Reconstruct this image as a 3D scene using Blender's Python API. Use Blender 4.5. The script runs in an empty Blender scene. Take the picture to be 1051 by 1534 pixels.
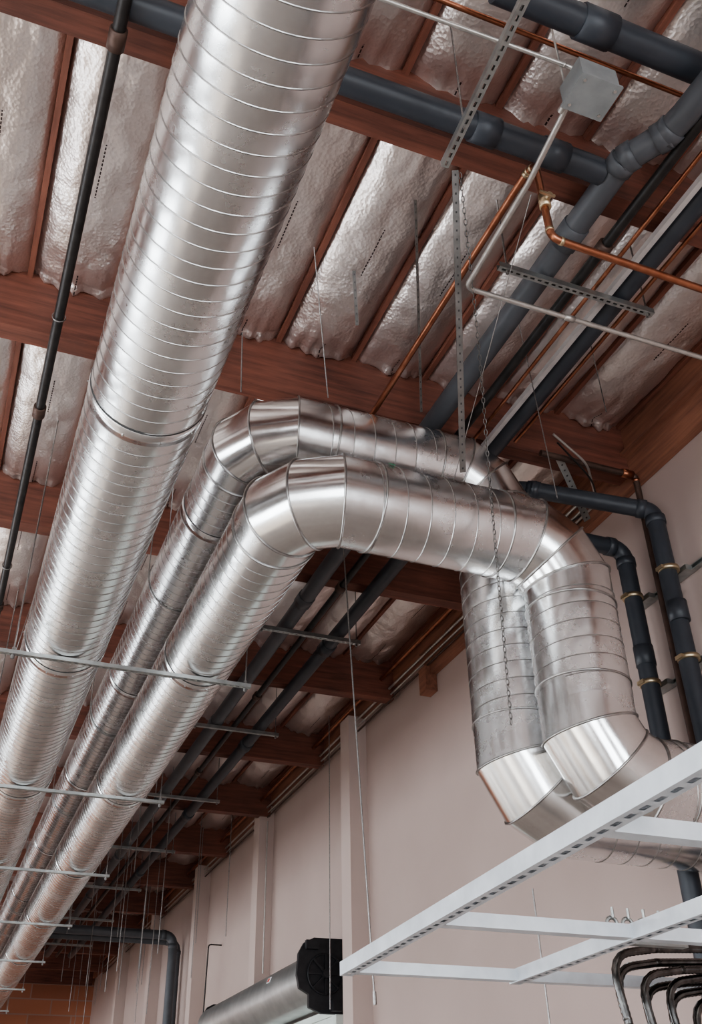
import bpy, math, random
from mathutils import Vector, Matrix, noise
random.seed(7)
EYE=1.6
V=Vector
# ------------------------------------------------------------------ materials
def newmat(name):
    m=bpy.data.materials.new(name); m.use_nodes=True
    nt=m.node_tree; b=nt.nodes['Principled BSDF']; return m,nt,b
def N(nt,t,**kw):
    n=nt.nodes.new(t)
    for k,v in kw.items(): setattr(n,k,v)
    return n
def coords(nt,scale=(1,1,1),rot=(0,0,0)):
    tc=N(nt,'ShaderNodeTexCoord'); mp=N(nt,'ShaderNodeMapping')
    mp.inputs['Scale'].default_value=scale; mp.inputs['Rotation'].default_value=rot
    nt.links.new(tc.outputs['Object'],mp.inputs['Vector']); return mp.outputs['Vector']
def noise_n(nt,vec,scale,detail=4,rough=.55):
    n=N(nt,'ShaderNodeTexNoise'); n.inputs['Scale'].default_value=scale
    n.inputs['Detail'].default_value=detail; n.inputs['Roughness'].default_value=rough
    nt.links.new(vec,n.inputs['Vector']); return n.outputs['Fac']
def ramp(nt,fac,stops):
    r=N(nt,'ShaderNodeValToRGB'); e=r.color_ramp.elements
    while len(e)<len(stops): e.new(.5)
    for i,(p,c) in enumerate(stops):
        e[i].position=p; e[i].color=(c[0],c[1],c[2],1)
    nt.links.new(fac,r.inputs['Fac']); return r.outputs['Color']
def maprange(nt,fac,a,b,c=0,d=1):
    r=N(nt,'ShaderNodeMapRange'); r.inputs[1].default_value=c; r.inputs[2].default_value=d
    r.inputs[3].default_value=a; r.inputs[4].default_value=b
    nt.links.new(fac,r.inputs[0]); return r.outputs[0]
def bump(nt,b,h,strength,dist=.01,prev=None):
    n=N(nt,'ShaderNodeBump'); n.inputs['Strength'].default_value=strength
    n.inputs['Distance'].default_value=dist; nt.links.new(h,n.inputs['Height'])
    if prev is not None: nt.links.new(prev,n.inputs['Normal'])
    nt.links.new(n.outputs['Normal'],b.inputs['Normal']); return n.outputs['Normal']
def simple(name,c1,c2,rough=.5,metal=0,scale=6,bs=.15,vs=(1,1,1),spec=.5,bd=.01):
    m,nt,b=newmat(name); v=coords(nt,vs); f=noise_n(nt,v,scale)
    nt.links.new(ramp(nt,f,[(.3,c1),(.7,c2)]),b.inputs['Base Color'])
    b.inputs['Roughness'].default_value=rough; b.inputs['Metallic'].default_value=metal
    b.inputs['Specular IOR Level'].default_value=spec
    if bs: bump(nt,b,f,bs,bd)
    return m
def galv_mat(name,base=(.76,.765,.77),r0=.20,r1=.32,lo_s=.10):
    m,nt,b=newmat(name); v=coords(nt)
    f=noise_n(nt,v,2.2,5,.6)
    vo=N(nt,'ShaderNodeTexVoronoi'); vo.inputs['Scale'].default_value=55; nt.links.new(v,vo.inputs['Vector'])
    mx=N(nt,'ShaderNodeMath',operation='ADD'); nt.links.new(f,mx.inputs[0])
    sc=N(nt,'ShaderNodeMath',operation='MULTIPLY'); sc.inputs[1].default_value=.09
    nt.links.new(vo.outputs['Color'],sc.inputs[0]); nt.links.new(sc.outputs[0],mx.inputs[1])
    d=tuple(x*.85 for x in base)
    nt.links.new(ramp(nt,mx.outputs[0],[(.38,d),(.68,base)]),b.inputs['Base Color'])
    nt.links.new(maprange(nt,mx.outputs[0],r0,r1,.38,.75),b.inputs['Roughness'])
    b.inputs['Metallic'].default_value=1
    lo=noise_n(nt,v,3.0,1); n1=bump(nt,b,lo,lo_s,.02)
    hi=noise_n(nt,v,11,2); bump(nt,b,hi,.035,.01,n1)
    return m
M={}
M['duct']=galv_mat('galvanized_spiral_duct')
M['duct_elbow']=galv_mat('galvanized_elbow',(.78,.78,.775),.15,.25,.18)
M['seam']=simple('duct_seam',(.30,.295,.29),(.46,.45,.44),.32,1,20,.0)
M['gap']=simple('duct_gap',(.03,.03,.03),(.05,.05,.05),.7,0,20,0)
M['strut']=simple('zinc_strut',(.34,.355,.35),(.48,.49,.475),.42,.9,12,.05)
M['strap']=simple('steel_strap_metal',(.16,.155,.15),(.26,.25,.24),.45,1,12,.05)
M['white_strut']=simple('painted_strut',(.54,.58,.62),(.70,.745,.79),.4,.25,9,.04)
M['rod']=simple('threaded_rod',(.25,.24,.235),(.38,.37,.36),.4,1,60,.1)
M['pvc']=simple('gray_pvc',(.062,.066,.074),(.084,.089,.10),.45,0,5,.03)
M['pvc_dark']=simple('dark_pvc',(.026,.030,.038),(.040,.045,.055),.45,0,5,.03)
M['black_pipe']=simple('black_steel_pipe',(.014,.012,.012),(.03,.027,.026),.42,.3,14,.08)
M['copper']=simple('copper_pipe',(.30,.12,.07),(.44,.20,.125),.36,1,10,.05)
M['brown_pipe']=simple('brown_iron_pipe',(.07,.043,.035),(.12,.075,.06),.5,.5,10,.08)
M['brass']=simple('brass_clamp',(.50,.40,.26),(.65,.54,.38),.38,1,14,.05)
M['emt']=simple('emt_conduit',(.44,.42,.40),(.58,.56,.53),.38,.8,14,.05)
M['box']=simple('box_grey',(.22,.24,.245),(.30,.32,.325),.45,.3,8,.04)
M['tape']=simple('white_channel',(.38,.355,.35),(.50,.47,.46),.5,.2,8,.04)
M['flex']=simple('flex_steel',(.05,.048,.047),(.16,.155,.15),.26,1,30,.05)
M['black']=simple('black_bracket',(.010,.010,.012),(.022,.022,.025),.5,.2,14,.06)
M['door']=simple('door_galv',(.42,.44,.44),(.55,.57,.56),.4,.9,4,.03)
M['curtain']=simple('door_curtain',(.62,.68,.64),(.72,.78,.74),.5,.1,4,.02)
M['red_lab']=simple('label_red',(.5,.05,.04),(.6,.08,.05),.5,0,4,0)
M['green_lab']=simple('label_green',(.03,.2,.1),(.05,.3,.15),.5,0,4,0)
M['white_lab']=simple('label_white',(.7,.7,.7),(.8,.8,.8),.5,0,4,0)
M['conc']=simple('concrete_floor',(.42,.375,.34),(.56,.51,.465),.4,0,1.2,.05)
def wood(name,c1,c2,axis):
    vs=(1,14,14) if axis=='x' else (14,1,14)
    m,nt,b=newmat(name); v=coords(nt,vs); f=noise_n(nt,v,1.6,7,.65)
    v2=coords(nt,(1,1,1)); g=noise_n(nt,v2,1.7,3)
    mm=N(nt,'ShaderNodeMath',operation='ADD'); nt.links.new(f,mm.inputs[0])
    s=N(nt,'ShaderNodeMath',operation='MULTIPLY'); s.inputs[1].default_value=.5; nt.links.new(g,s.inputs[0]); nt.links.new(s.outputs[0],mm.inputs[1])
    nt.links.new(ramp(nt,mm.outputs[0],[(.5,c1),(1.0,c2)]),b.inputs['Base Color'])
    b.inputs['Roughness'].default_value=.6; bump(nt,b,f,.25,.01); return m
M['beam']=wood('stained_beam',(.072,.026,.019),(.235,.085,.056),'x')
M['sub']=wood('stained_subpurlin',(.12,.045,.033),(.27,.105,.070),'y')
M['ledger']=wood('stained_ledger',(.15,.062,.042),(.36,.16,.10),'y')
def wallmat(name,c1,c2):
    m,nt,b=newmat(name); v=coords(nt); f=noise_n(nt,v,.5,3); g=noise_n(nt,v,60,3)
    nt.links.new(ramp(nt,f,[(.3,c1),(.7,c2)]),b.inputs['Base Color'])
    b.inputs['Roughness'].default_value=.75; bump(nt,b,g,.12,.005); return m
M['wall']=wallmat('painted_wall',(.395,.305,.275),(.455,.355,.322))
M['pil']=wallmat('painted_wall_lit',(.45,.355,.322),(.50,.40,.365))  # wall paint made lighter: the pilasters' lit faces are put into the colour
m,nt,b=newmat('end_wall_boards')
br=N(nt,'ShaderNodeTexBrick'); br.inputs['Scale'].default_value=1.0
br.inputs['Color1'].default_value=(.46,.20,.12,1); br.inputs['Color2'].default_value=(.36,.15,.09,1); br.inputs['Mortar'].default_value=(.38,.25,.21,1)
br.inputs['Brick Width'].default_value=1.2; br.inputs['Row Height'].default_value=.4; br.inputs['Mortar Size'].default_value=.02
v=coords(nt,(1,1,1),(math.pi/2,0,0)); nt.links.new(v,br.inputs['Vector']); nt.links.new(br.outputs['Color'],b.inputs['Base Color'])
b.inputs['Roughness'].default_value=.8; M['endwall']=m
SX0=-.243; SPX=.61
m,nt,b=newmat('foil_insulation')
v=coords(nt); f=noise_n(nt,v,1.1,3)
vs=coords(nt,(3,1.2,3)); w=noise_n(nt,vs,2.6,4,.6)
vs2=coords(nt,(1,.6,1)); w2=noise_n(nt,vs2,9,3,.6)
tc=N(nt,'ShaderNodeTexCoord'); sp=N(nt,'ShaderNodeSeparateXYZ'); nt.links.new(tc.outputs['Object'],sp.inputs[0])
def mth(op,a,bv):
    n=N(nt,'ShaderNodeMath',operation=op)
    if hasattr(a,'is_linked'): nt.links.new(a,n.inputs[0])
    else: n.inputs[0].default_value=a
    if hasattr(bv,'is_linked'): nt.links.new(bv,n.inputs[1])
    else: n.inputs[1].default_value=bv
    return n.outputs[0]
xx=mth('ADD',sp.outputs['X'],-SX0+SPX*40+SPX/2); xm=mth('MODULO',xx,SPX)
line=mth('LESS_THAN',xm,.009)
yy=mth('ADD',sp.outputs['Y'],100.0); ym=mth('MODULO',yy,1.13); gate=mth('LESS_THAN',ym,.42)
yt=mth('MODULO',yy,.030); gt=mth('LESS_THAN',yt,.022)
mask=mth('MULTIPLY',mth('MULTIPLY',line,gate),gt)
col=ramp(nt,f,[(.25,(.70,.63,.60)),(.75,(.88,.81,.775))])
mix=N(nt,'ShaderNodeMixRGB'); nt.links.new(mask,mix.inputs[0]); nt.links.new(col,mix.inputs[1]); mix.inputs[2].default_value=(.08,.06,.06,1)
nt.links.new(mix.outputs[0],b.inputs['Base Color'])
b.inputs['Metallic'].default_value=.90; b.inputs['Roughness'].default_value=.36
vo=N(nt,'ShaderNodeTexVoronoi'); vo.inputs['Scale'].default_value=42; nt.links.new(v,vo.inputs['Vector'])
n1=bump(nt,b,vo.outputs['Distance'],.35,.007); n2=bump(nt,b,w,.34,.03,n1); n3=bump(nt,b,w2,.15,.02,n2)
M['foil']=m
# ------------------------------------------------------------------ mesh builder
class MB:
    def __init__(s): s.v=[];s.f=[];s.sm=[];s.mi=[]
    def add(s,vs,fs,smooth=False,mi=0):
        o=len(s.v); s.v+= [(p[0],p[1],p[2]+EYE) for p in vs]
        for q in fs: s.f.append(tuple(i+o for i in q)); s.sm.append(smooth); s.mi.append(mi)
    def box(s,a,b,mi=0):
        x0,y0,z0=a;x1,y1,z1=b
        s.add([(x0,y0,z0),(x1,y0,z0),(x1,y1,z0),(x0,y1,z0),(x0,y0,z1),(x1,y0,z1),(x1,y1,z1),(x0,y1,z1)],
              [(0,3,2,1),(4,5,6,7),(0,1,5,4),(1,2,6,5),(2,3,7,6),(3,0,4,7)],False,mi)
    def obox(s,c,ax,ay,az,mi=0):
        c=V(c);ax=V(ax);ay=V(ay);az=V(az)
        p=[c+i*ax+j*ay+k*az for k in(-1,1) for j in(-1,1) for i in(-1,1)]
        s.add(p,[(0,2,3,1),(4,5,7,6),(0,1,5,4),(1,3,7,5),(3,2,6,7),(2,0,4,6)],False,mi)
    def obj(s,name,mats,parent=None):
        me=bpy.data.meshes.new(name); me.from_pydata(s.v,[],s.f)
        if not isinstance(mats,(list,tuple)): mats=[mats]
        for m in mats: me.materials.append(m)
        me.polygons.foreach_set('use_smooth',s.sm); me.polygons.foreach_set('material_index',s.mi)
        me.update(); o=bpy.data.objects.new(name,me); bpy.context.scene.collection.objects.link(o)
        if parent: o.parent=parent
        return o
def empty(name):
    o=bpy.data.objects.new(name,None); bpy.context.scene.collection.objects.link(o); return o
def frame(d,ref=None):
    d=V(d).normalized()
    if ref is None: ref=V((0,0,1)) if abs(d.z)<.9 else V((1,0,0))
    u=(ref-d*ref.dot(d)).normalized(); w=d.cross(u); return u,w
def fillet(pts,R,n=6):
    pts=[V(p) for p in pts]; out=[pts[0]]
    for i in range(1,len(pts)-1):
        a,b,c=pts[i-1],pts[i],pts[i+1]; d1=(b-a).normalized(); d2=(c-b).normalized()
        ang=d1.angle(d2)
        if ang<.03: out.append(b); continue
        t=min(R*math.tan(ang/2),(b-a).length*.48,(c-b).length*.48)
        p0=b-d1*t; p1=b+d2*t
        for k in range(n+1):
            s=k/n; out.append((1-s)**2*p0+2*s*(1-s)*b+s*s*p1)
    out.append(pts[-1]); return out
def sweep(mb,pts,r,seg=12,mi=0,cap=True,closed=False,smooth=True):
    pts=[V(p) for p in pts]; n=len(pts)
    ds=[]
    for i in range(n):
        if closed: d=(pts[(i+1)%n]-pts[i-1])
        elif i==0: d=pts[1]-pts[0]
        elif i==n-1: d=pts[-1]-pts[-2]
        else: d=(pts[i+1]-pts[i]).normalized()+(pts[i]-pts[i-1]).normalized()
        ds.append(d.normalized())
    u,w=frame(ds[0]); vs=[]
    for i in range(n):
        u=(u-ds[i]*u.dot(ds[i])).normalized(); w=ds[i].cross(u)
        rr=r[i] if isinstance(r,(list,tuple)) else r
        for k in range(seg):
            a=2*math.pi*k/seg; vs.append(pts[i]+u*math.cos(a)*rr+w*math.sin(a)*rr)
    fs=[]
    m=n if closed else n-1
    for i in range(m):
        j=(i+1)%n
        for k in range(seg):
            l=(k+1)%seg; fs.append((i*seg+k,i*seg+l,j*seg+l,j*seg+k))
    mb.add(vs,fs,smooth,mi)
    if cap and not closed:
        mb.add(vs[:seg],[tuple(range(seg))[::-1]],False,mi); mb.add(vs[-seg:],[tuple(range(seg))],False,mi)
def pipe(name,pts,r,mat,R=.0,couplings=(),parent=None,seg=16,cmat=None,clen=.1,cr=1.18,endscale=1):
    mb=MB(); p=fillet(pts,R) if R else pts
    sweep(mb,p,r,seg)
    for c,d in couplings:
        c=V(c);d=V(d).normalized()
        sweep(mb,[c-d*clen/2,c-d*clen/2*.98,c+d*clen/2*.98,c+d*clen/2],[r*1.02,r*cr,r*cr,r*1.02],seg,1)
    if R and len(pts)>2 and endscale>0:
        P=[V(q) for q in pts]
        for i in range(1,len(P)-1):
            d1=(P[i]-P[i-1]).normalized(); d2=(P[i+1]-P[i]).normalized(); ang=d1.angle(d2)
            if ang<.15: continue
            t=min(R*math.tan(ang/2),(P[i]-P[i-1]).length*.48,(P[i+1]-P[i]).length*.48)
            for c,d in((P[i]-d1*t,d1),(P[i]+d2*t,d2)):
                sweep(mb,[c-d*r*.5,c-d*r*.48,c+d*r*.48,c+d*r*.5],[r*1.02,r*1.12,r*1.12,r*1.02],seg,1)
    return mb.obj(name,[mat,cmat or mat],parent)
def strut(mb,a,b,w=.041,h=.041,back=(0,0,-1),slots=True,mi=0,th=.0025):
    a=V(a);b=V(b);d=(b-a);L=d.length;d.normalize();n=V(back)-d*V(back).dot(d);n.normalize();s=d.cross(n)
    def P(l,u,v): return a+d*l+s*u+n*v
    hw=w/2;hh=h/2
    for dv in(0,-th):
        v0=hh+dv
        if slots:
            pitch=.05;sl=.028;sw=.0065; k=int(L/pitch); off=(L-k*pitch)/2
            mb.add([P(0,-hw,v0),P(L,-hw,v0),P(L,-sw,v0),P(0,-sw,v0)],[(0,1,2,3)],False,mi)
            mb.add([P(0,sw,v0),P(L,sw,v0),P(L,hw,v0),P(0,hw,v0)],[(0,1,2,3)],False,mi)
            l=0
            for i in range(k+1):
                e=off+i*pitch-sl/2+pitch/2 if i<k else L
                e=min(e,L)
                if e>l: mb.add([P(l,-sw,v0),P(e,-sw,v0),P(e,sw,v0),P(l,sw,v0)],[(0,1,2,3)],False,mi)
                l=e+sl
        else: mb.add([P(0,-hw,v0),P(L,-hw,v0),P(L,hw,v0),P(0,hw,v0)],[(0,1,2,3)],False,mi)
    for sg in(-1,1):
        for o in(0,th):
            q=sg*(hw-o); mb.add([P(0,q,-hh),P(L,q,-hh),P(L,q,hh),P(0,q,hh)],[(0,1,2,3)],False,mi)
        mb.add([P(0,sg*hw,-hh),P(L,sg*hw,-hh),P(L,sg*hw*.55,-hh),P(0,sg*hw*.55,-hh)],[(0,1,2,3)],False,mi)
        mb.add([P(0,sg*hw*.55,-hh),P(L,sg*hw*.55,-hh),P(L,sg*hw*.55,-hh+.007),P(0,sg*hw*.55,-hh+.007)],[(0,1,2,3)],False,mi)
# ------------------------------------------------------------------ spiral duct
def miter_tube(mb,cl,r,seg=64,elbow_mi=1,straight_len=.34,pitch=.125,joints=(),hseg=40,pitches=None):
    cl=[V(p) for p in cl]; n=len(cl)
    d=[(cl[i+1]-cl[i]).normalized() for i in range(n-1)]
    u,w=frame(d[0])
    ring=[cl[0]+r*(u*math.cos(2*math.pi*k/seg)+w*math.sin(2*math.pi*k/seg)) for k in range(seg)]
    for i in range(n-1):
        nn=(d[i]+d[i+1]).normalized() if i<n-2 else d[i]
        pn=cl[i+1]
        nr=[p+d[i]*((pn-p).dot(nn)/d[i].dot(nn)) for p in ring]
        L=(cl[i+1]-cl[i]).length
        fs=[(k,(k+1)%seg,seg+(k+1)%seg,seg+k) for k in range(seg)]
        strt=L>straight_len
        if i<n-2:
            c=sum(nr,V())/seg
            sweep(mb,[c+(p-c)*1.012 for p in nr],.0075,6,2,closed=True)
        mb.add(ring+nr,fs,True,0 if strt else elbow_mi)
        if strt:
            pt=pitch
            if pitches:
                ax=max(range(3),key=lambda q:abs(d[i][q])); pt=pitches[ax]
            m0=.13 if i>0 else 0; m1=.13 if i<n-2 else 0
            t0=m0; t1=L-m1-pt
            u2,w2=frame(d[i]); ns=int((t1-t0)/pt*hseg); vs=[]
            for s in range(ns+1):
                a=2*math.pi*s/hseg; t=t0+pt*s/hseg
                rad=u2*math.cos(a)+w2*math.sin(a)
                k1=noise.noise(V((s*.043,i*3.1,r*50)))*.0007; k2=noise.noise(V((s*.09,i*5.1+9,r*50)))*.0006
                prof=[(0,.0012),(.10,.0017+k1),(.36,.0023+k1+k2),(.64,.0023-k1+k2),(.90,.0017-k1),(1.0,.0012)]
                for (o,hh) in prof: vs.append(cl[i]+d[i]*(t+o*pt)+rad*(r+hh))
            K=6
            fs=[]
            for s in range(ns):
                for q in range(K-1): fs.append((s*K+q,s*K+q+1,(s+1)*K+q+1,(s+1)*K+q))
            mb.add(vs,fs,True,0)
            vs=[]
            for s in range(ns+1):
                a=2*math.pi*s/hseg; t=t0+pt*s/hseg
                rad=u2*math.cos(a)+w2*math.sin(a)
                for (o,hh) in[(-.0042,.0012),(-.002,.0042),(.002,.0042),(.0042,.0012)]: vs.append(cl[i]+d[i]*(t+o)+rad*(r+hh))
            fs=[]
            for s in range(ns):
                for q in range(3): fs.append((s*4+q,s*4+q+1,(s+1)*4+q+1,(s+1)*4+q))
            mb.add(vs,fs,False,2)
        ring=nr
    for c,dd in joints:
        c=V(c);dd=V(dd)
        sweep(mb,[c-dd*.055,c-dd*.054,c+dd*.035,c+dd*.036],[r*1.0,r*1.022,r*1.022,r*1.0],seg,0,cap=False)
        sweep(mb,[c+dd*.037,c+dd*.038,c+dd*.046,c+dd*.047],[r*1.0,r*1.017,r*1.017,r*1.0],seg,3,cap=False)
        uu,ww=frame(dd)
        for k in range(10):
            a=2*math.pi*k/10+.3; q=uu*math.cos(a)+ww*math.sin(a)
            sweep(mb,[c-dd*.02+q*r*1.01,c-dd*.02+q*(r*1.022+.006)],.006,6,2)
def elbow(P,din,dout,R,angs=(15,45,75)):
    P=V(P);din=V(din);dout=V(dout)
    s=P-din*R; c=s+dout*R
    pts=[]
    k=R/math.cos(math.radians(15))
    for a in angs:
        t=math.radians(a); pts.append(c-dout*k*math.cos(t)+din*k*math.sin(t))
    return pts
dm=[M['duct'],M['duct_elbow'],M['seam'],M['gap']]
YF=31.5
R1=.303; z1=3.444
def bx_(y): return .495+(y+3)/34.5*.105
D1=(V((.600,31.5,0))-V((.495,-3,0))).normalized()*-1
mb=MB(); miter_tube(mb,[(.495,-3,z1),(.600,YF,z1)],R1,72,joints=[((bx_(y),y,z1),D1) for y in(1.0,4.05,7.05,10.1,13.1,16.2,19.2,22.3,25.3,28.4)],hseg=44,pitch=.098)
mb.obj('spiral_duct',dm)
r=.279
def pair(x,z,Y,xd,zb,joints,seams,xe=4.72):
    pts=[V((x,YF,z))]
    pts+=elbow((x,Y,z),(0,-1,0),(1,0,0),.37)
    pts+=elbow((xd,Y,z),(1,0,0),(0,0,-1),.37)
    pts+=elbow((xd,Y,zb),(0,0,-1),(1,0,0),.40)
    pts.append(V((xe,Y,zb)))
    mb=MB(); miter_tube(mb,pts,r,64,joints=joints,pitches=(.155,.11,.115))
    for c,ax in seams:
        c=V(c)
        if ax=='x': q=[c+V((0,math.cos(t),math.sin(t)))*r*1.012 for t in [2*math.pi*k/48 for k in range(48)]]
        elif ax=='z': q=[c+V((math.cos(t),math.sin(t),0))*r*1.012 for t in [2*math.pi*k/48 for k in range(48)]]
        else: q=[c+V((math.cos(t),0,math.sin(t)))*r*1.012 for t in [2*math.pi*k/48 for k in range(48)]]
        sweep(mb,q,.0075,6,2,closed=True)
    return mb.obj('spiral_duct',dm)
x3=1.537;z3=3.42;Y3=4.60;XD3=3.36
pair(x3,z3,Y3,XD3,1.86,[((x3,y,z3),(0,-1,0)) for y in(6.95,10,13,16.1,19.2,22.2,25.2)],[((2.0,Y3,z3),'x'),((2.86,Y3,z3),'x'),((XD3,Y3,2.42),'z'),((XD3,Y3,2.95),'z'),((3.86,Y3,1.86),'x'),((x3,5.04,z3),'y')])
x2=1.43;z2=4.29;Y2=5.15;XD2=3.215
pair(x2,z2,Y2,XD2,1.86,[((x2,y,z2),(0,-1,0)) for y in(6.2,9.3,12.3,15.4,18.5)],[((1.93,Y2,z2),'x'),((XD2,Y2,2.38),'z'),((x2,5.58,z2),'y'),((2.72,Y2,z2),'x')])
mb=MB(); mb.obox((2.07,Y3-.205,z3+.205),(.016,0,0),(0,.017,.017),(0,-.001,.001)); mb.obj('duct_label',M['green_lab'])
# ------------------------------------------------------------------ ceiling
ceil=empty('ceiling')
BT=.15
beams=[.50,2.93,5.28,7.72,10.16,12.60,15.04,17.48,19.92,22.36,24.80,27.24,29.68,32.0]
mb=MB()
for y in beams: mb.box((-8,y,4.80),(4.66,y+BT,5.40))
mb.obj('purlin_beams',M['beam'],ceil)
mb=MB()
nx0=-7; nx1=8
for i in range(nx0-5,nx1+1):
    x=SX0+SPX*i
    if x>4.66: continue
    for j in range(len(beams)-1): mb.box((x-.019,beams[j]+BT,5.275),(x+.019,beams[j+1],5.375))
mb.obj('subpurlins',M['sub'],ceil)
mb=MB()
for i in range(nx0,nx1+1):
    xa=SX0+SPX*i
    if xa>4.6: continue
    xb=min(xa+SPX,4.67); xa+=.009; xb-=.009
    for j in range(len(beams)-1):
        ya=beams[j]+BT; yb=beams[j+1]; far=ya>14
        nu,nv=(8,14) if far else (26,72)
        if j==0: nu,nv=16,36
        sag=random.uniform(.10,.14); ph=random.uniform(0,99); vs=[]
        tilt=random.uniform(-.02,.02)
        for b_ in range(nv+1):
            v_=b_/nv
            for a_ in range(nu+1):
                u_=a_/nu; e=(1-abs(2*u_-1)**3.0); ev=1-abs(2*v_-1)**14
                x=xa+(xb-xa)*u_; y=ya+(yb-ya)*v_
                q=noise.noise(V((x*3.2,y*1.1,ph)))*.022+noise.noise(V((x*7,y*4,ph+5)))*.013
                rg=1-abs(noise.noise(V((x*6,y*5,ph+20))))*2
                q+=max(0,rg-.55)*.014
                q+=noise.noise(V((x*18,y*13,ph+31)))*.003
                edge=abs(2*v_-1)**5
                q+=edge*.022*math.sin(x*48+noise.noise(V((x*5,0,ph)))*6)*e
                q+=edge*noise.noise(V((x*14,y*9,ph+9)))*.035
                z=5.33-sag*e*(.35+.65*ev)+(q+tilt*(u_-.5))*min(1,e*2.5)
                if v_<.02 or v_>.98: z-=.05*e
                vs.append((x,y,z))
        w_=nu+1
        fs=[(b_*w_+a_,(b_+1)*w_+a_,(b_+1)*w_+a_+1,b_*w_+a_+1) for b_ in range(nv) for a_ in range(nu)]
        mb.add(vs,fs,True)
mb.obj('insulation_batts',M['foil'],ceil)
mb=MB(); mb.box((-8.2,-5.2,5.38),(4.95,32.3,5.45)); mb.obj('roof_deck',M['sub'],ceil)
mb=MB(); mb.box((-8,-5,5.33),(4.67,.5,5.36)); mb.box((-8,.65,5.32),(-4.55,32,5.345)); mb.obj('flat_insulation',M['foil'],ceil)
# ------------------------------------------------------------------ walls / floor
mb=MB(); mb.box((-8.2,-5.2,-EYE-.1),(4.95,32.3,-EYE)); mb.obj('floor',M['conc'])
mb=MB(); mb.box((4.74,-5.2,-EYE),(4.95,32.3,5.38))
mb.obj('wall_right',M['wall'])
mb=MB()
for y in(11.25,15.1,19.0,22.9,26.8): mb.box((4.50,y,-EYE),(4.74,y+.30,5.0))
mb.obj('trim_1',M['pil'])
mb=MB()
mb.box((4.66,-5,4.70),(4.735,9.3,5.33)); mb.box((4.66,9.3,4.98),(4.735,32,5.33))
mb.box((4.60,-5,4.98),(4.66,9.3,5.02)); mb.box((4.60,9.15,4.50),(4.735,9.33,4.80))
mb.obj('trim_2',M['ledger'])
mb=MB(); mb.box((-8,32.15,-EYE),(4.74,32.3,5.38)); mb.obj('wall_far',M['endwall'])
WN=0; WATT=28
def wall_open(name,fixed,axis,lo,hi,ops,z0,z1,th=.2):
    global WN
    mb=MB()
    def bx(a,b,za,zb):
        if axis=='x': mb.box((fixed,a,za),(fixed+th,b,zb))
        else: mb.box((a,fixed,za),(b,fixed+th,zb))
    bx(lo,hi,-EYE,z0); bx(lo,hi,z1,5.38); c=lo
    for a,b in ops: bx(c,a,z0,z1); c=b
    bx(c,hi,z0,z1); mb.obj(name,M['wall'])
    for a,b in ops:
        wb=MB(); n=4
        def fr(p0,p1,za,zb):
            if axis=='x': wb.box((fixed+.06,p0,za),(fixed+.14,p1,zb))
            else: wb.box((p0,fixed+.06,za),(p1,fixed+.14,zb))
        for i in range(n+1):
            q=a+(b-a)*i/n; fr(max(a,q-.03),min(b,q+.03),z0,z1)
        for i in range(4):
            q=z0+(z1-z0)*i/3; fr(a,b,max(z0,q-.03),min(z1,q+.03))
        WN+=1
        wb.obj('window_%d'%WN,M['black'])
        L=bpy.data.lights.new('daylight','AREA'); L.shape='RECTANGLE'; L.size=b-a; L.size_y=z1-z0
        L.energy=WATT*(b-a)*(z1-z0); L.color=(.90,.96,1.0)
        o=bpy.data.objects.new('daylight_at_window_%d'%WN,L); bpy.context.scene.collection.objects.link(o)
        zc=(z0+z1)/2+EYE
        if axis=='x': o.location=(fixed-.05,(a+b)/2,zc); o.rotation_euler=(math.pi/2,0,-math.pi/2)
        else: o.location=((a+b)/2,fixed-.05,zc); o.rotation_euler=(math.pi/2,0,0)
wall_open('wall_left',-8.2,'x',-5.2,32.3,[(-2.5,1),(3.5,7),(9.5,13),(15.5,19),(21.5,25),(27.5,31)],-1.4,2.3)
wall_open('wall_back',-5.2,'y',-8,4.74,[(-6.5,-3.9),(-1.8,.8),(2.2,4.0)],-1.4,2.3)
# ------------------------------------------------------------------ trapeze hangers
def trapeze(name,xa,xb,y,z,rods,mat='strut',slots=True,h=.041):
    e=empty(name); mb=MB(); strut(mb,(xa,y,z),(xb,y,z),h=h,back=(0,0,-1) ,slots=slots); mb.obj('strut_channel',M[mat],e)
    mb=MB()
    for rx in rods:
        sweep(mb,[(rx,y,z-.05),(rx,y,5.24)],.006,8)
        sweep(mb,[(rx,y,z-.045),(rx,y,z-.022)],.014,6,smooth=False)
        sweep(mb,[(rx,y,z+.022),(rx,y,z+.04)],.014,6,smooth=False)
    mb.obj('threaded_rods',M['rod'],e)
for y in(.6,6.75,9.7,12.7,15.7,18.7,21.7,24.7,27.7): trapeze('duct_trapeze_hanger',-.05,1.90,y,3.121,(.16,1.86),slots=y<11,h=.028)
for y in(3.49,5.9,8.5,11.2,13.95,16.75,19.5,22.3,25.1):
    trapeze('pipe_trapeze_hanger',2.42,3.54,y,4.585,(2.48,3.50),slots=y<12)
for y in(7.4,10.4,13.4,16.4,19.4):
    mb=MB(); pts=[V((x2+(r+.008)*math.cos(a),y,z2+(r+.008)*math.sin(a))) for a in [2*math.pi*k/32 for k in range(32)]]
    sweep(mb,pts,.006,6,closed=True)
    for sx in(-1,1): sweep(mb,[(x2+sx*(r+.012),y,z2),(x2+sx*(r+.012),y,5.24)],.005,6)
    mb.obj('duct_hanger_band',M['rod'])
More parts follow.
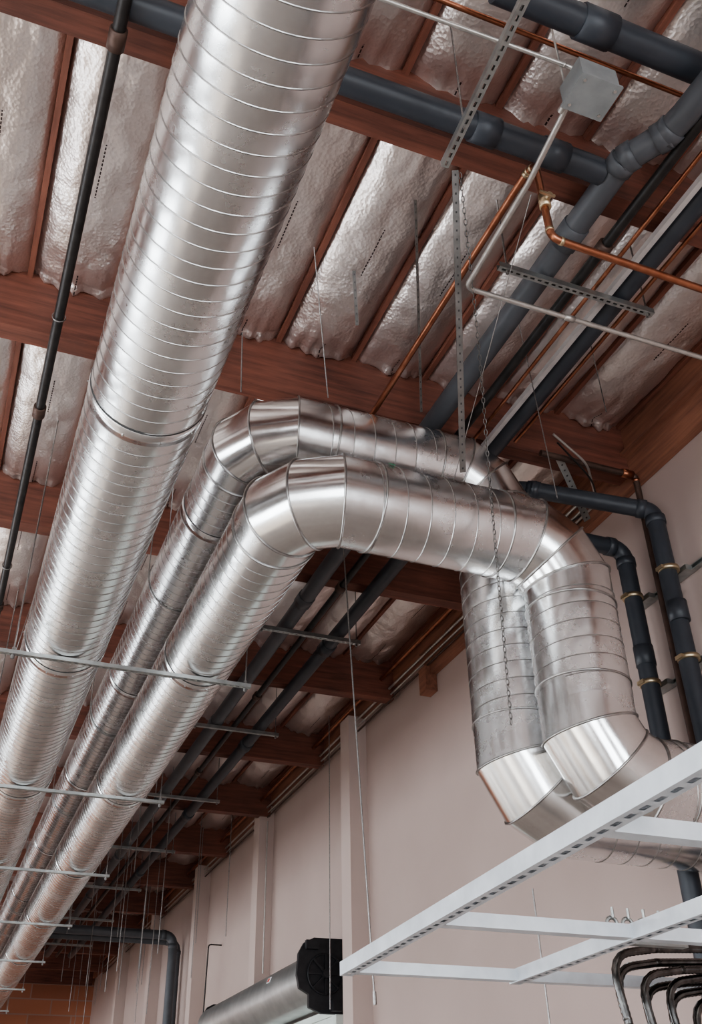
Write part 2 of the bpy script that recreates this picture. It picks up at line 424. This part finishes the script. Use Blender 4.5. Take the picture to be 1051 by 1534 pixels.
# ------------------------------------------------------------------ long pipes
zB=4.69
xB=2.76
pipe('pvc_pipe',[(xB,27,zB),(xB,2.64,zB),(2.88,2.42,zB),(2.90,2.28,zB),(2.96,.8,zB)],.077,M['pvc'],R=.12,couplings=[((xB,y,zB),(0,1,0)) for y in(3.2,8.0,11.3,14.4,17.6,20.6)],clen=.16,cr=1.12)
pipe('pvc_pipe',[(-6,2.76,4.71),(2.58,2.76,4.71),(2.70,2.76,4.70)],.074,M['pvc_dark'],couplings=[((1.95,2.76,4.71),(1,0,0)),((2.38,2.76,4.71),(1,0,0)),((-1.5,2.76,4.71),(1,0,0))],clen=.15,cr=1.15)
xE=3.325
pipe('pvc_pipe',[(xE,27,4.69),(xE,.8,4.69)],.073,M['pvc_dark'],couplings=[((xE,y,4.69),(0,1,0)) for y in(8.9,11.9,15,18.6)],clen=.18)
pipe('steel_pipe',[(2.985,27,4.655),(2.985,.8,4.655)],.033,M['black_pipe'],couplings=[((2.985,y,4.655),(0,1,0)) for y in(3.2,5.3,7.6,10.3,13)],cr=1.5,clen=.09,cmat=M['brown_pipe'])
pipe('pvc_pipe',[(1.7,2.13,4.90),(4.66,2.13,4.90)],.081,M['pvc_dark'],couplings=[((2.28,2.13,4.9),(1,0,0)),((3.5,2.13,4.9),(1,0,0))],clen=.2,cr=1.14)
pipe('copper_pipe',[(1.0,2.36,5.05),(4.6,2.36,5.05)],.015,M['copper'])
pipe('emt_conduit',[(.9,2.3,4.70),(2.2,2.25,4.66),(2.2,2.22,4.52)],.012,M['emt'],R=.08)
zF=4.62;xF=2.26
pipe('copper_pipe',[(xF,12,zF),(xF,2.86,zF),(xF,2.78,zF-.04),(xF,2.76,3.97),(4.66,2.80,3.97)],.021,M['copper'],R=.06,couplings=[((xF,2.76,4.25),(0,0,1)),((xF,5.5,zF),(0,1,0))],clen=.09,cr=1.5,cmat=M['brass'])
mb=MB(); sweep(mb,[(xF,2.70,4.25),(xF,2.76,4.25)],.016,10); mb.obox((xF-.03,2.69,4.22),(.045,0,0),(0,.006,0),(0,0,.008)); mb.obj('brass_valve',M['brass'])
mb=MB(); strut(mb,(3.21,.8,4.63),(3.21,6.4,4.63),w=.034,back=(0,0,-1),slots=False); mb.obj('strut_channel',M['tape'])
pipe('copper_pipe',[(3.12,.8,4.66),(3.12,6.4,4.66)],.014,M['copper'])
pipe('copper_pipe',[(3.46,.8,4.70),(3.46,5.1,4.70)],.014,M['copper'])
e=empty('junction_box'); mb=MB(); mb.box((2.11,2.12,4.38),(2.32,2.30,4.52)); mb.box((2.10,2.11,4.365),(2.33,2.31,4.382)); mb.obj('box_body',M['box'],e)
mb=MB(); sweep(mb,[(2.14,2.30,4.42),(2.14,2.36,4.42)],.022,8); sweep(mb,[(2.12,2.27,4.52),(2.12,2.27,5.24)],.006,8)
for q in((2.13,2.14),(2.30,2.14),(2.13,2.28),(2.30,2.28)): sweep(mb,[(q[0],q[1],4.358),(q[0],q[1],4.366)],.008,8)
mb.obj('fittings',M['emt'],e)
pipe('emt_conduit',[(2.15,2.3,4.42),(2.17,2.75,4.35),(2.19,3.40,4.34),(2.19,3.52,4.34),(2.33,3.52,4.34),(4.73,3.52,4.34)],.016,M['emt'],R=.14,couplings=[((2.9,3.52,4.34),(1,0,0))],clen=.07,cr=1.3,endscale=0)
pipe('sprinkler_pipe',[(0,27,4.62),(0,-3,4.62)],.033,M['black_pipe'],couplings=[((0,2.9,4.62),(0,1,0)),((0,5.9,4.62),(0,1,0)),((0,9.0,4.62),(0,1,0)),((0,12.0,4.62),(0,1,0))],clen=.11,cr=1.35,cmat=M['brown_pipe'])
mb=MB()
for y in(2.4,4.9,8.2,11.2,14.5): 
    sweep(mb,[V((.041*math.cos(a),y,4.62+.041*math.sin(a))) for a in [2*math.pi*k/20 for k in range(20)]],.004,6,closed=True)
    sweep(mb,[(0,y,4.66),(0,y,5.24)],.005,6)
mb.obj('pipe_hanger_ring',M['rod'])
mb=MB(); strut(mb,(1.62,1.2,4.36),(1.70,2.80,4.34),back=(0,0,-1)); mb.obj('perforated_strut',M['strut'])
mb=MB()
for q in((1.63,1.3),(1.685,2.55)): sweep(mb,[(q[0],q[1],4.3),(q[0],q[1],5.24)],.006,6)
mb.obj('strut_hanger_rod',M['rod'])
def strap(a,b,w=.018,t=.002,mat='strap',name='steel_strap'):
    a=V(a);b=V(b);d=(b-a).normalized(); s=V((1,0,0))-d*d.x; s.normalize(); n=d.cross(s)
    mb=MB(); mb.obox((a+b)/2,s*w,n*t,(b-a)/2)
    L=(b-a).length; k=int(L/.05)
    for i in range(k): 
        c=a+d*(i+.5)*L/k
        mb.obox(c,s*w*.25,n*t*1.3,d*.006,1)
    mb.obj(name,[M[mat],M['gap']])
strap((1.95,3.10,4.79),(2.54,4.36,3.66),.02)
strap((1.98,3.66,5.2),(2.54,4.86,4.54),.009)
strap((1.83,4.35,5.2),(1.95,4.6,4.95),.012)
def wire(pts,r=.004,mat='rod',name='cable',R=0):
    mb=MB(); sweep(mb,fillet(pts,R) if R else pts,r,6); mb.obj(name,M[mat])
def chain(pts,name='chain'):
    mb=MB(); P=[V(p) for p in pts]; k=0
    for a,b in zip(P,P[1:]):
        d=(b-a);L=d.length;d.normalize();u,w=frame(d); n=int(L/.032)
        for i in range(n):
            c=a+d*(i+.5)*L/n; q=u if k%2 else w; k+=1
            sweep(mb,[c+d*.020*math.cos(t)+q*.009*math.sin(t) for t in [2*math.pi*j/8 for j in range(8)]],.0028,4,closed=True)
    mb.obj(name,M['strap'])
chain([(1.98,3.10,4.78),(2.30,3.62,4.15),(2.52,4.0,3.85),(2.64,4.22,3.55),(2.60,4.22,1.95)])
wire([(1.51,4.27,5.22),(1.87,4.97,4.56)],.0045)
wire([(1.22,4.95,4.95),(1.27,5.08,4.52)],.005)
wire([(2.32,6.0,5.2),(2.54,6.0,.91)],.006)
mb=MB(); sweep(mb,[(2.54,6,.93),(2.543,6,.86)],.012,8); mb.obj('cable_end_fitting',M['rod'])
wire([(4.1,10.9,4.8),(4.1,10.9,1.5)],.006); wire([(4.05,6.2,5.2),(4.25,6.2,3.0)],.004)
wire([(3.08,4.3,5.2),(3.25,4.4,3.66)],.004)
wire([(3.47,5.6,1.5),(3.5,5.6,-.2)],.006)
wire([(.35,7.7,4.8),(.17,6.75,3.1)],.003)
wire([(2.45,3.1,4.8),(2.55,4.5,3.7)],.003)
wire([(3.6,4.2,5.2),(3.62,4.2,4.34)],.004)
wire([(.9,5.3,4.8),(1.02,5.9,3.7)],.003)
# ------------------------------------------------------------------ right wall pipes
pipe('pvc_pipe',[(3.40,5.80,4.68),(3.60,5.62,4.64),(3.80,5.44,4.55),(4.555,4.99,4.24),(4.555,4.97,1.2),(4.555,4.97,-1.6)],.068,M['pvc_dark'],R=.13,couplings=[((4.555,4.97,3.35),(0,0,1))],clen=.16,cr=1.1)
pipe('pvc_pipe',[(3.95,5.42,4.14),(4.555,5.42,4.14),(4.555,5.42,-1.6)],.068,M['pvc_dark'],R=.13,couplings=[((4.555,5.42,3.2),(0,0,1)),((4.555,5.42,2.4),(0,0,1))],clen=.16,cr=1.1)
pipe('iron_pipe',[(3.75,5.2,4.74),(4.64,5.2,4.74),(4.64,5.2,-1.6)],.026,M['brown_pipe'],R=.05,couplings=[((4.56,5.2,4.74),(1,0,0))],clen=.1,cr=1.4,cmat=M['copper'])
e=empty('wall_pipe_support'); mb=MB()
for z in(3.70,2.98,1.2): strut(mb,(4.71,4.72,z),(4.71,5.62,z),back=(1,0,0)); mb.box((4.64,4.88,z-.02),(4.70,5.05,z+.02)); mb.box((4.64,5.33,z-.02),(4.70,5.5,z+.02))
mb.obj('struts',M['strut'],e); mb=MB()
for z in(3.70,2.98,1.2):
    for y in(4.97,5.42):
        sweep(mb,[(4.555,y,z-.017),(4.555,y,z-.016),(4.555,y,z+.016),(4.555,y,z+.017)],[.071,.079,.079,.071],24)
        mb.box((4.465,y-.035,z-.014),(4.485,y+.035,z+.014))
mb.obj('clamps',M['brass'],e)
for i,(x,z,rr,mt) in enumerate([(4.50,5.04,.026,'copper'),(4.60,4.93,.014,'emt'),(4.62,4.86,.012,'emt'),(4.63,4.80,.012,'brown_pipe')]):
    pipe('wall_conduit',[(x,5.9 if i else 6.5,z),(x,30,z)],rr,M[mt],seg=8)
pipe('flex_cable_bundle',[(3.75,5.0,4.78),(4.1,5.1,4.66),(4.45,5.5,4.62),(4.62,6.2,4.8)],.01,M['emt'],R=.3,seg=8,endscale=0)
pipe('flex_cable_bundle',[(3.85,5.1,4.80),(4.2,5.2,4.60),(4.5,5.55,4.66),(4.62,6.2,4.86)],.008,M['black_pipe'],R=.3,seg=8,endscale=0)
strap((3.95,5.25,4.79),(4.4,5.6,4.50),.03,.003,'strut')
pipe('pvc_pipe',[(1.5,20.3,3.98),(4.40,20.3,3.98),(4.40,20.3,-1.6)],.085,M['pvc'],R=.2)
pipe('pvc_pipe',[(1.5,20.9,3.98),(4.62,20.9,3.98),(4.62,20.9,-1.6)],.07,M['pvc'],R=.2)
pipe('emt_conduit',[(4.73,17.9,3.4),(4.5,17.9,3.4),(4.5,18.0,2.1)],.012,M['black_pipe'],R=.05)
pipe('emt_conduit',[(4.60,15.0,4.7),(4.60,15.0,2.5)],.012,M['emt'])
mb=MB()
for i in range(26):
    x=random.uniform(2.3,4.2); y=random.uniform(13,30); sweep(mb,[(x,y,random.uniform(2.2,3.9)),(x,y,5.24)],.007,5)
mb.obj('hanging_rods',M['rod'])
# ------------------------------------------------------------------ roll-up door
e=empty('rollup_door')
mb=MB(); y0,y1=12.05,16.9; cx,cz,rd=4.42,2.02,.27
prof=[(4.735,cz+rd),(cx,cz+rd)]+[(cx-rd*math.sin(a),cz+rd*math.cos(a)) for a in [math.pi*k/16*.62*1.0 for k in range(1,17)]]+[(cx-.12,cz-rd-.02),(4.735,cz-rd-.02)]
n=len(prof); vs=[(p[0],y0,p[1]) for p in prof]+[(p[0],y1,p[1]) for p in prof]
mb.add(vs,[(i,(i+1)%n,n+(i+1)%n,n+i) for i in range(n)],True); mb.add(vs,[tuple(range(n)),tuple(range(2*n-1,n-1,-1))])
mb.obj('hood',M['door'],e)
mb=MB()
def plate(yy,s=1):
    pr=[(4.735,2.42),(4.30,2.42),(4.18,2.36),(4.11,2.24),(4.09,2.0),(4.12,1.86),(4.24,1.80),(4.24,1.66),(4.40,1.60),(4.735,1.60)]
    pr=[(4.735+(a-4.735)*s,2.0+(b_-2.0)*s) for a,b_ in pr]
    k=len(pr); vs=[(p[0],yy-.03,p[1]) for p in pr]+[(p[0],yy+.03,p[1]) for p in pr]
    mb.add(vs,[tuple(range(k))[::-1],tuple(range(k,2*k))]+[(i,(i+1)%k,k+(i+1)%k,k+i) for i in range(k)])
plate(12.0);plate(16.93,.80)
for a in range(0,360,45):
    c=V((cx+.02,11.95,cz)); d=V((math.cos(math.radians(a)),0,math.sin(math.radians(a))))
    mb.obox(c+d*.12,d*.10,(0,.02,0),d.cross(V((0,1,0)))*.012)
sweep(mb,[(cx+.02,11.88,cz),(cx+.02,11.96,cz)],.05,16)
sweep(mb,[V((cx+.02+.22*math.cos(t),11.955,cz+.22*math.sin(t))) for t in [2*math.pi*k/24 for k in range(24)]],.012,6,closed=True)
mb.box((4.18,11.90,2.28),(4.34,11.96,2.38)); mb.box((4.5,11.86,1.62),(4.62,11.96,1.74))
mb.obj('end_bracket',M['black'],e)
mb=MB()
for k in range(38): mb.box((4.63,12.1,1.7-.085*(k+1)),(4.66,16.85,1.7-.085*k-.006))
mb.obj('curtain',M['curtain'],e)
mb=MB(); mb.box((4.58,11.98,-EYE),(4.735,12.12,1.66)); mb.box((4.58,16.84,-EYE),(4.735,16.98,1.66)); mb.obj('guides',M['curtain'],e)
mb=MB(); mb.obox((cx-rd*.94,13.3,cz+.12),(.012,0,.03),(0,.07,0),(.004,0,0)); mb.obj('label',M['white_lab'],e)
mb=MB(); mb.obox((cx-rd*.94-.006,13.3,cz+.12),(.008,0,.02),(0,.03,0),(.004,0,0)); mb.obj('label_mark',M['red_lab'],e)
# ------------------------------------------------------------------ foreground strut frame
e=empty('strut_frame'); mb=MB(); zf=.56
strut(mb,(1.09,.75,zf),(1.262,3.21,zf))
strut(mb,(1.74,.9,zf),(1.877,3.21,zf))
strut(mb,(2.56,.9,zf),(2.66,3.21,zf))
for (xa,xb,y) in((1.285,2.66,3.17),(1.235,2.62,2.45),(1.175,2.58,1.60),(1.13,2.56,.95)):
    strut(mb,(xa,y,zf+.0),(xb,y,zf+.0),h=.036,back=(0,0,-1),slots=False)
for p in((2.66,3.17),(2.57,.95),(1.10,.80)): strut(mb,(p[0],p[1],-EYE),(p[0],p[1],zf-.02),back=(0,-1,0))
mb.obj('channels',M['white_strut'],e)
mb=MB()
for q in((1.25,3.17),(1.205,2.45),(1.15,1.6),(1.83,2.45)):
    mb.box((q[0]+.0,q[1]-.05,zf+.0205),(q[0]+.10,q[1]+.05,zf+.025))
    sweep(mb,[(q[0]+.07,q[1],zf+.02),(q[0]+.07,q[1],zf+.035)],.009,6,smooth=False)
mb.obj('bolts',M['strut'],e)
e=empty('conduit_clamps'); mb=MB()
for i in range(5):
    x=1.87+.055*i; y=2.60
    sweep(mb,[V((x+.018*math.cos(t),y,zf+.055+.018*math.sin(t))) for t in [2*math.pi*k/14 for k in range(14)]],.006,6,closed=True)
    sweep(mb,[(x,y-.01,zf+.07),(x,y-.01,zf+.10)],.005,6)
    sweep(mb,[(x-.02,y,zf+.05),(x+.0,y+.1,zf+.05)],.007,6)
mb.box((1.84,2.585,zf+.0),(2.12,2.615,zf+.035)); mb.obj('rings',M['strut'],e)
mb=MB(); sweep(mb,[(2.12,2.42,zf+.04),(2.12,2.42,zf+.09),(2.12,2.42,zf+.12)],[.045,.045,.026],20); sweep(mb,[(2.12,2.42,zf+.0),(2.12,2.42,zf+.04)],.03,16); mb.obj('conduit_cap',M['white_strut'],e)
e=empty('flexible_conduits')
for i in range(11):
    mb=MB(); x=1.985+.042*i; y=2.80+.04*(i%3)+.014*i; zt=.60-.010*i-(.02 if i%2 else 0)
    pts=fillet([(2.95,y+.1,zt+.05),(x+.19,y+.02,zt),(x,y,zt-.03),(x+.02,y-.02,zt-.22),(x+.10+.02*(i%2),y-.05,-.45)],.16,10)
    P=[];Rr=[]
    for a,b in zip(pts,pts[1:]):
        L=(b-a).length; k=max(1,int(L/.008))
        for q in range(k): P.append(a+(b-a)*q/k); Rr.append(.0135 if len(P)%2 else .012)
    sweep(mb,P,Rr,10); mb.obj('hose_%d'%(i+1),M['flex'],e)
e=empty('equipment_cabinet'); mb=MB(); mb.box((1.95,2.4,-EYE),(2.60,3.15,-.44)); mb.box((1.93,2.38,-.44),(2.62,3.17,-.41)); mb.obj('cabinet_body',M['box'],e)
mb=MB(); mb.box((1.98,2.385,-1.5),(2.27,2.4,-.5)); mb.box((2.28,2.385,-1.5),(2.57,2.4,-.5)); mb.obj('cabinet_doors',M['tape'],e)
# ------------------------------------------------------------------ world + camera
w=bpy.data.worlds.new('World'); bpy.context.scene.world=w; w.use_nodes=True
nt=w.node_tree; bg=nt.nodes['Background']; bg.inputs[0].default_value=(.80,.88,1,1); bg.inputs[1].default_value=1.5
sun=bpy.data.lights.new('sun','SUN'); sun.energy=10; sun.color=(1,.92,.80); sun.angle=.02
so=bpy.data.objects.new('sun',sun); bpy.context.scene.collection.objects.link(so)
so.rotation_euler=V((.75,.25,-.55)).to_track_quat('-Z','Y').to_euler()
cam=bpy.data.cameras.new('camera'); co=bpy.data.objects.new('camera',cam); bpy.context.scene.collection.objects.link(co)
rt=V((.9298,-.3679,-.0157)).normalized(); fw=V((.3130,.7672,.5598)).normalized(); rt=(rt-fw*rt.dot(fw)).normalized(); up=rt.cross(fw)
Mx=Matrix(((rt.x,up.x,-fw.x,0),(rt.y,up.y,-fw.y,0),(rt.z,up.z,-fw.z,EYE),(0,0,0,1)))
co.matrix_world=Mx; cam.sensor_fit='VERTICAL'; cam.sensor_height=36; cam.lens=1480/1534*36; cam.clip_start=.05
bpy.context.scene.camera=co
try: bpy.context.scene.view_settings.look='AgX - Medium High Contrast'
except Exception as ex: print(ex)
bpy.context.scene.view_settings.exposure=.22
